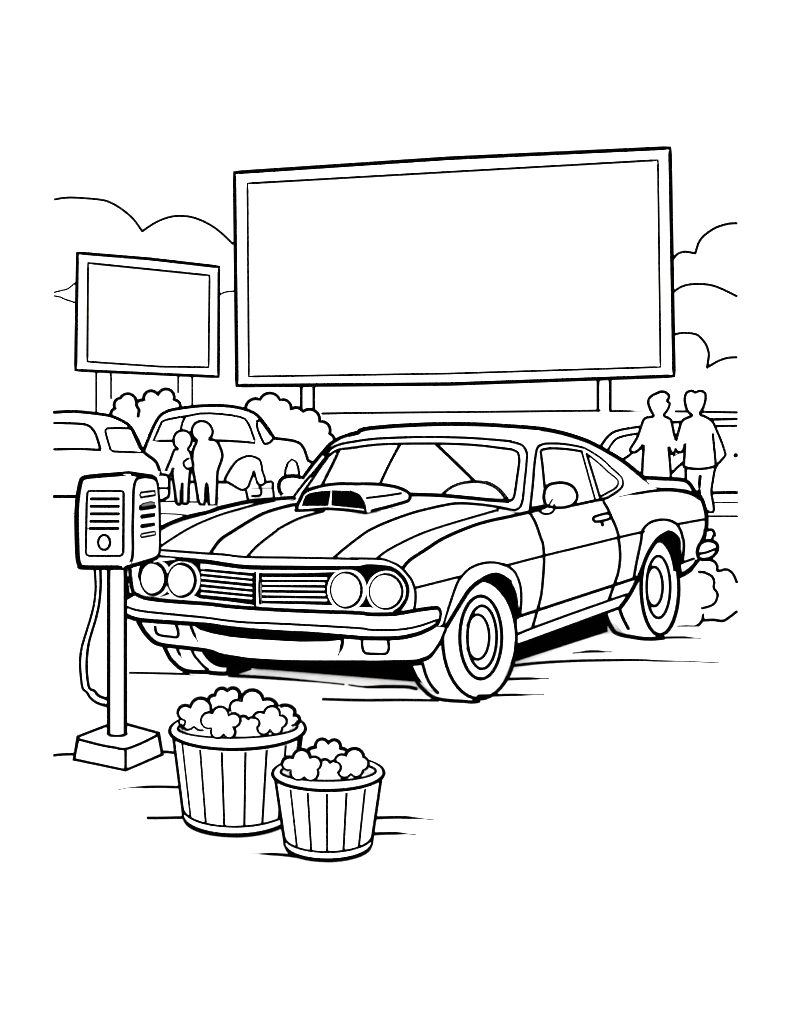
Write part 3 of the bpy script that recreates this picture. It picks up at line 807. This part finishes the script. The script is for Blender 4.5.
# outline of the far front tyre, drawn on its tread
m = MB(); TD = lambda x, y, t=0: CAM + ray(x, y)*9.2
m.patch(G('572 580 600 590 700 605 760 618')+Hh('25 650 50 680 85 704 30 712')+G('791 706 700 704 640 675 600 635'), DEP(9.6), TY, back=(0, .02, 0))
m.line(G('570 580 600 640 625 668 650 690 680 704 720 710 791 712')+Hh('60 716 120 719 180 712 250 690'), TD, 3.8)
m.line(G('638 600 648 620 660 640'), TD, 2.6, taper=1)
m.line(G('712 608 725 632 740 650 765 678 791 700'), TD, 2.2)
m.build('tyre_tread', root)
m = MB()
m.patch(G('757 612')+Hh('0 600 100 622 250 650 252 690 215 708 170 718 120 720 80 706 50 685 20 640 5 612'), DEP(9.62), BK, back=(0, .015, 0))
m.build('inner_tyre_wall', root)
# rear bumper
m = MB(); dr = 12.12
rbp = K('538 118 540 95 550 72 568 58 590 53 615 57 633 68 639 88 632 112 612 134 588 145 560 147 545 138')
m.inflate(sm(rbp, True, 3), dr, .05, CH, step=1.5); m.line(rbp, DEP(dr-.04), 3.2, closed=True); m.line(K('545 119 570 115 595 108 628 94'), DEP(dr-.065), 2.2)
m.build('rear_bumper', root)
m = MB(); tp = E_('588 752 610 750 622 765 624 785')+K('622 18 612 45 585 50 588 20')
m.inflate(tp, dr-.02, .03, CH, step=1.5); m.line(tp[:6], DEP(dr-.045), 2.6); m.build('tail_lamp', root)

# ================================================================== speaker on its post
sp = CAM + ray(117, HY)*7.467
root = thing('speaker_post', 'drive-in speaker box on a slim post with hanging cable, left of the car', 'speaker', (sp.x, sp.y, 0))
z1 = .087; g0 = GND(0); g1 = GND(z1)
F0, L0, R0 = g0(125.5, 771), g0(74, 760), g0(162, 755); F1_, L1, R1 = g1(125.5, 749), g1(78, 737), g1(158.5, 733.5)
B0 = L0+R0-F0; B1 = g1(117, 722)
m = MB(); m.add([F0, R0, B0, L0, F1_, R1, B1, L1], [(0, 1, 2, 3), (4, 7, 6, 5), (0, 4, 5, 1), (1, 5, 6, 2), (2, 6, 7, 3), (3, 7, 4, 0)], CH)
for q_ in ((B1, L1, L0, F0, R0, R1, B1),):
    q_ = [p + (CAM-p).normalized()*.012 for p in q_]
    m.tube(q_, [5.0/2*p.y/F for p in q_])
m.line(L('145 348 250 375 320 388 378 395 460 365 540 325'), g1, 2.3, lift=.01); m.line(L('378 397 378 500'), DEP(7.13), 2.3, smooth=False)
m.build('base', root)
m = MB(); dp_ = 7.467
pc = CAM+ray(117, HY)*dp_; rp = 16.6/2*dp_/F
n = 24; ring = lambda z: [Vector((pc.x+rp*math.cos(2*math.pi*i/n), pc.y+rp*math.sin(2*math.pi*i/n), z)) for i in range(n)]
zt = H-(560-HY)*dp_/F
m.add(ring(z1)+ring(zt), [(i, (i+1) % n, n+(i+1) % n, n+i) for i in range(n)], W_)
m.line(Pp('108.6 566 108.6 733'), DEP(dp_-.03), 3.3, smooth=False); m.line(Pp('125.4 562 125.4 733'), DEP(dp_-.03), 3.3, smooth=False)
m.line(L('288 318 300 326 335 330 370 326 384 318'), DEP(dp_-rp-.003), 2.2)
m.build('post', root)
m = MB()
co = G('225 195 229 250 230 300 222 370 205 440 185 505 165 570 154 625 152 680 156 735 165 791')+L('185 110 205 140 240 165 290 181')
ci = G('252 195 253 250 252 300 245 370 230 440 212 500 195 560 186 620 183 680 186 735 197 791')+L('222 105 245 130 290 147')
CD = DEP(7.52)
mid = [((a[0]+b[0])/2, (a[1]+b[1])/2) for a, b in zip(co, ci)]
m.line(mid, DEP(7.53), 5.4, m=W_); m.line(co, CD, 2.8); m.line(ci, CD, 2.6)
m.build('cable', root)
m = MB(); dbx = 7.25
front = G('385 188 150 188')+G('138 165 133 130 128 0')+A('133 680 140 600 152 510 158 492 172 484 300 477 420 472')
front = Pp('130 567 110 567.6 84 567.4 79 564 77.5 556 76.6 530 76.6 510 78 495 80.5 481 84 477 110 475.2 135 475 133.5 485 133 510 133 550 132 562')
sidep = Pp('130 567 145 562 156 558.5 158.8 553 159 530 158.5 505 156.5 482 152.5 477.5 145 475.5 130 474.5 134 482 133 510 133 550')
m.patch(front, DEP(dbx), W_, back=(.045, .42, 0))
DS = UP(132, dbx, 159, dbx+.42)
m.patch(sidep, DS, W_, back=(-.08, .02, 0))
m.line(Pp('126 567.5 84 567.4 79.5 565 77.5 556 76.6 530 76.6 510 78 495 80.5 482 84 477.6 97 475.8 110 474.8 122 473.8 130 473.4 140 475 152 476.8'), DEP(dbx-.01), 4.5)
m.line(Pp('126 567.5 135 565 145 562 154 559 158 555 159 545 159 530 158.5 505 156.8 484 154 478 148 476.3'), DS, 4.0)
m.line(Pp('148 476.4 140 477.6 136.5 479.5 134.5 484 133.5 492 133 510 132.6 530 132.8 550 131.5 560 127 567'), DEP(dbx-.01), 2.6)
box = m.build('speaker_box', root)
m = MB(); pnl = A('187 565 193 556 200 555 355 555 364 558 368 568')+G('366 112 360 124 350 129 195 129 183 124 179 110')+A('183 620')
m.patch(pnl, DEP(dbx-.012), W_, back=(0, .008, 0)); m.line(pnl, DEP(dbx-.014), 2.2, closed=True, smooth=False)
m.build('front_panel', box)
for y_, xa, xb in ((595, 205, 343), (632, 203, 343), (670, 203, 343), (707, 202, 342), (743, 199, 341)):
    mm = MB(); mm.line(A('%g %g %g %g' % (xa, y_, xb, y_)), DEP(dbx-.018), 2.9, smooth=False); mm.build('grille_slot', box)
mm = MB(); kp = ell(104, 542.4, 5.9, 7.4); mm.patch(kp, DEP(dbx-.035), CH, back=(0, .03, 0)); mm.line(kp, DEP(dbx-.036), 2.3, closed=True, smooth=False); mm.build('knob', box)
SO_ = UP(132, dbx-.012, 159, dbx+.408); SP = UP(132, dbx-.018, 159, dbx+.402)
for q, fill, ww in ((A('455 588 448 575 455 563 523 555 525 577'), W_, 1.6), (A('455 645 450 630 465 618 505 608 523 612 524 628'), GY, .1),
                    (A('460 692 452 684 460 676 523 668 524 682'), BK, .6), (A('460 740 452 732 460 724 523 716 524 728'), BK, .5),
                    (A('460 788 452 780 460 770 525 758 527 775'), W_, 1.2)):
    mm = MB(); mm.patch(q, SO_, fill, back=(0, .004, 0)); mm.line(q, SP, ww, closed=True, smooth=False)
    if fill is GY: mm.line(A('524 634 456 644 450 634'), SP, 3.2)
    mm.build('vent_slot', box)

# ================================================================== popcorn buckets (oval tubs)
def bucket(label, cx, d, yb, rxb, ryb_front, yt, rxt, yfront_t, rin, yin_front, staves, bandz, lipdrop, w):
    """everything is a real oval ring at its own height; the half axes come from the widths read off the picture"""
    c = CAM + ray(cx, HY)*d; k_ = d/F
    zr = H-(yt-HY)*k_
    def depth_front(yf, z): return (H-z)*F/(yf-HY)
    ab = rxb*k_; bb = d - depth_front(ryb_front, 0)
    at = rxt*k_; bt = d - depth_front(yfront_t, zr)
    ai = rin*k_; bi = d - depth_front(yin_front, zr)
    r_ = thing('popcorn_bucket', label, 'bucket', (c.x, d, 0), 'popcorn buckets on the ground')
    n = 72
    Dd_ = Vector((c.x, d, 0)).normalized(); Xd = Vector((Dd_.y, -Dd_.x, 0))      # the long axis of the oval points at the road
    def spot(t, a, b, z): return Vector((c.x, d, z)) + Xd*(a*math.sin(t)) - Dd_*(b*math.cos(t))
    def ring(a, b, z, g=0.0): return [spot(2*math.pi*i/n, a+g, b+g, z) for i in range(n)]
    def at_z(z):
        t = z/zr; s = .93     # the wall starts a little inside the lip
        return ab+(at*s-ab)*t, bb+(bt*s-bb)*t
    def skin(mb, A_, B_, m_): mb.add(A_+B_, [(i, (i+1) % n, n+(i+1) % n, n+i) for i in range(n)], m_)
    m = MB()
    a0, b0 = at_z(0); a1, b1 = at_z(zr-lipdrop)
    skin(m, ring(a0, b0, .003), ring(a1, b1, zr-lipdrop), W_)
    m.add(ring(a0, b0, .003), [tuple(range(n))], W_)
    m.add(ring(ai*1.02, bi*1.02, zr-.03), [tuple(range(n))], W_)
    P_ = ring(a0, b0, .012, .004); m.tube(P_, [w*k_/2*1.85]*n, closed=True)
    for sx in (-1, 1):
        z = zr/2; a_, b_ = at_z(z); L_ = math.hypot(c.x, d)
        t = sx*math.acos(min(1, b_/L_)); pts = []                 # where the wall turns away from the eye
        for i in range(8):
            z = .012+(zr-lipdrop-.012)*i/7; a_, b_ = at_z(z); pts.append(spot(t, a_+.004, b_+.004, z))
        m.tube(pts, [w*k_/2*1.85]*8)
    m.build('wall', r_)
    for sx in staves:
        m = MB(); pts = []; a_, b_ = at_z(zr-lipdrop); lo, hi = -1.5, 1.5
        for _ in range(30):
            t = (lo+hi)/2; q = spot(t, a_, b_, 0)
            if CX+q.x/q.y*F < sx: lo = t
            else: hi = t
        for i in range(8):
            z = bandz+(zr-lipdrop-bandz)*i/7; a_, b_ = at_z(z); pts.append(spot(t, a_+.003, b_+.003, z))
        m.tube(pts, [1.6*k_]*8); m.build('stave_joint', r_)
    m = MB(); a_, b_ = at_z(bandz); m.tube(ring(a_, b_, bandz, .004), [1.6*k_]*n, closed=True)
    a2, b2 = at_z(.02)
    skin(m, ring(a2, b2, .02, .003), ring(a_, b_, bandz, .003), W_); m.build('base_band', r_)
    m = MB()
    skin(m, ring(ai, bi, zr), ring(at, bt, zr-.001), W_); skin(m, ring(at, bt, zr-.001), ring(at*.985, bt*.985, zr-lipdrop), W_)
    m.tube(ring(ai, bi, zr+.003), [1.7*k_]*n, closed=True)
    m.tube(ring(at, bt, zr-.002), [2.2*k_]*n, closed=True)
    m.build('rim', r_)
    return c, zr
bucket('larger round-topped popcorn bucket with vertical staves', 237.8, 6.32, 818, 51.5, 838.2, 728, 67.5, 749, 59.5, 739.0,
       (183, 200.5, 221.9, 245.3, 266.3, 285.2, 297.8), .043, .012, 3.0)
bucket('smaller popcorn bucket standing in front of the larger one', 328.3, 5.89, 848, 40.6, 863.2, 772, 55.6, 790, 47.5, 782,
       (291, 307.9, 326.9, 346.3, 364.5), .040, .012, 3.0)
def kernel(poly, d, label, w, grp, strokes, extra=(), up=True):
    d += .09 if d > 5.9 else .05
    m = MB(); R = .032
    m.inflate(poly, d, R, PC, step=1.6)
    for q, ww in strokes: m.line(q, DEP(d-.018), ww, smooth=False)
    for q in extra: m.line(q, DEP(d-.035), 1.6)
    ys = max(p[1] for p in poly); xs = sum(p[0] for p in poly)/len(poly); c = CAM+ray(xs, ys)*d
    return tag(m.build('popcorn', loc=c), label, 'popcorn', grp)
g1_ = 'popcorn pieces heaped in the larger bucket'; g2_ = 'popcorn pieces heaped in the smaller bucket'
def kern(cr, outline, d, label, w, grp, thick=None, extra=(), tail=None):
    a = arcs(cr(outline)); poly = a + (cr(tail) if tail else [])
    st = [(a, w)]
    if thick: st.append((arcs(cr(thick)), 3.1))
    if not tail: poly = a[:-1]
    kernel(poly, d, label, w, grp, st, extra)
kern(Mm, '288 165 328 133 368 178 428 205 388 235 395 280 345 270 298 286 284 240 230 205 288 165', 5.98, 'five-lobed popcorn at the front left of the larger heap', 2.3, g1_)
kern(Mm, '545 165 588 130 625 178 660 205 637 236 618 268 577 246 530 268 512 236 524 212 490 190 508 164 545 165', 6.02, 'five-lobed popcorn at the front right of the larger heap', 2.3, g1_)
kern(Mm, '425 186 448 180 466 197 508 188 520 235', 6.07, 'small popcorn low between the two front pieces of the larger heap', 2.3, g1_, tail='510 270 480 290 400 290 385 270 400 240')
kern(Mm, '130 192 116 156 178 138 228 90 280 148', 6.13, 'popcorn at the far left of the larger heap', 2.4, g1_, thick='130 192 116 156 178 138 222 91 270 112',
     tail='300 220 270 270 200 262 160 250 140 230', extra=(Mm('130 195 150 205 148 222 140 232 152 245 165 250'), Mm('165 248 180 245 195 235 215 250 240 252'), Mm('120 205 124 225 140 245')))
kern(Mm, '630 130 662 127 692 142 700 160 692 176 724 196 712 220', 6.14, 'popcorn at the far right of the larger heap', 2.4, g1_, thick='630 130 662 127 692 142 700 160 692 176 724 196 712 220', tail='650 262 620 250 610 180', extra=(Mm('712 205 700 222 685 228'),))
kern(Mm, '378 152 385 110 434 108 490 50 542 100 582 98 612 130', 6.2, 'largest upper popcorn crowning the larger heap', 2.4, g1_, thick='434 92 490 50 542 100 582 98 612 130', tail='600 200 500 240 400 220')
kern(Mm, '268 100 280 80 302 78 322 44 362 55 402 42 422 85', 6.26, 'popcorn at the top left of the larger heap', 2.4, g1_, thick='268 100 280 80 302 78 322 44 362 55 402 42 422 85', tail='440 140 420 220 300 220 280 150')
kern(Nn, '165 140 208 97 252 140 306 165 288 198 282 240 222 234 170 242 155 198 110 172 165 140', 5.64, 'five-lobed popcorn at the front left of the smaller heap', 2.3, g2_, thick='110 172 130 141 165 138 208 97 252 135')
kern(Nn, '375 158 392 126 430 130 474 92 518 134 543 170 515 200 495 230 455 218 415 235 390 212 405 182 375 158', 5.68, 'five-lobed popcorn at the right of the smaller heap', 2.3, g2_, thick='430 120 474 92 520 135')
kern(Nn, '302 158 326 146 350 165 396 162 404 190', 5.73, 'small popcorn low in the middle of the smaller heap', 2.3, g2_, tail='405 220 410 250 285 250 285 220', extra=(Nn('402 225 410 242'),))
kern(Nn, '245 100 260 88 280 88 305 45 342 68 380 50 400 95 425 96 438 112', 5.80, 'popcorn at the top of the smaller heap', 2.4, g2_, thick='240 100 260 88 280 88 305 45 342 68 380 50 400 95 425 96 438 112', tail='430 190 340 220 260 200')

# ================================================================== light: an even, bright overcast day
w = bpy.data.worlds.new('World'); sc.world = w; w.use_nodes = True
nt = w.node_tree; bg = nt.nodes['Background']
sky = nt.nodes.new('ShaderNodeTexSky'); sky.sky_type = 'NISHITA'; sky.sun_disc = False
sky.sun_elevation = math.radians(7.5); sky.sun_rotation = math.radians(186)
mx = nt.nodes.new('ShaderNodeMixRGB'); mx.inputs[0].default_value = .97
mx.inputs[2].default_value = (10.5, 10.5, 10.5, 1)          # thick even cloud cover over the clear sky
nt.links.new(sky.outputs[0], mx.inputs[1]); nt.links.new(mx.outputs[0], bg.inputs[0])
bg.inputs[1].default_value = .1
sd = bpy.data.lights.new('sun', 'SUN'); sd.energy = 5; sd.angle = math.radians(16); sd.color = (1, .99, .97)
so = bpy.data.objects.new('sun', sd); sc.collection.objects.link(so)
so.rotation_euler = (math.radians(82.5), 0, math.radians(-6))
sc.view_settings.view_transform = 'Standard'; sc.view_settings.look = 'None'
sc.view_settings.exposure = 2.05; sc.view_settings.gamma = 1
sc.cycles.max_bounces = 8; sc.cycles.diffuse_bounces = 6; sc.cycles.transparent_max_bounces = 16
sc.cycles.filter_width = 1.5
for o in bpy.data.objects:
    if '_w' in o: del o['_w']
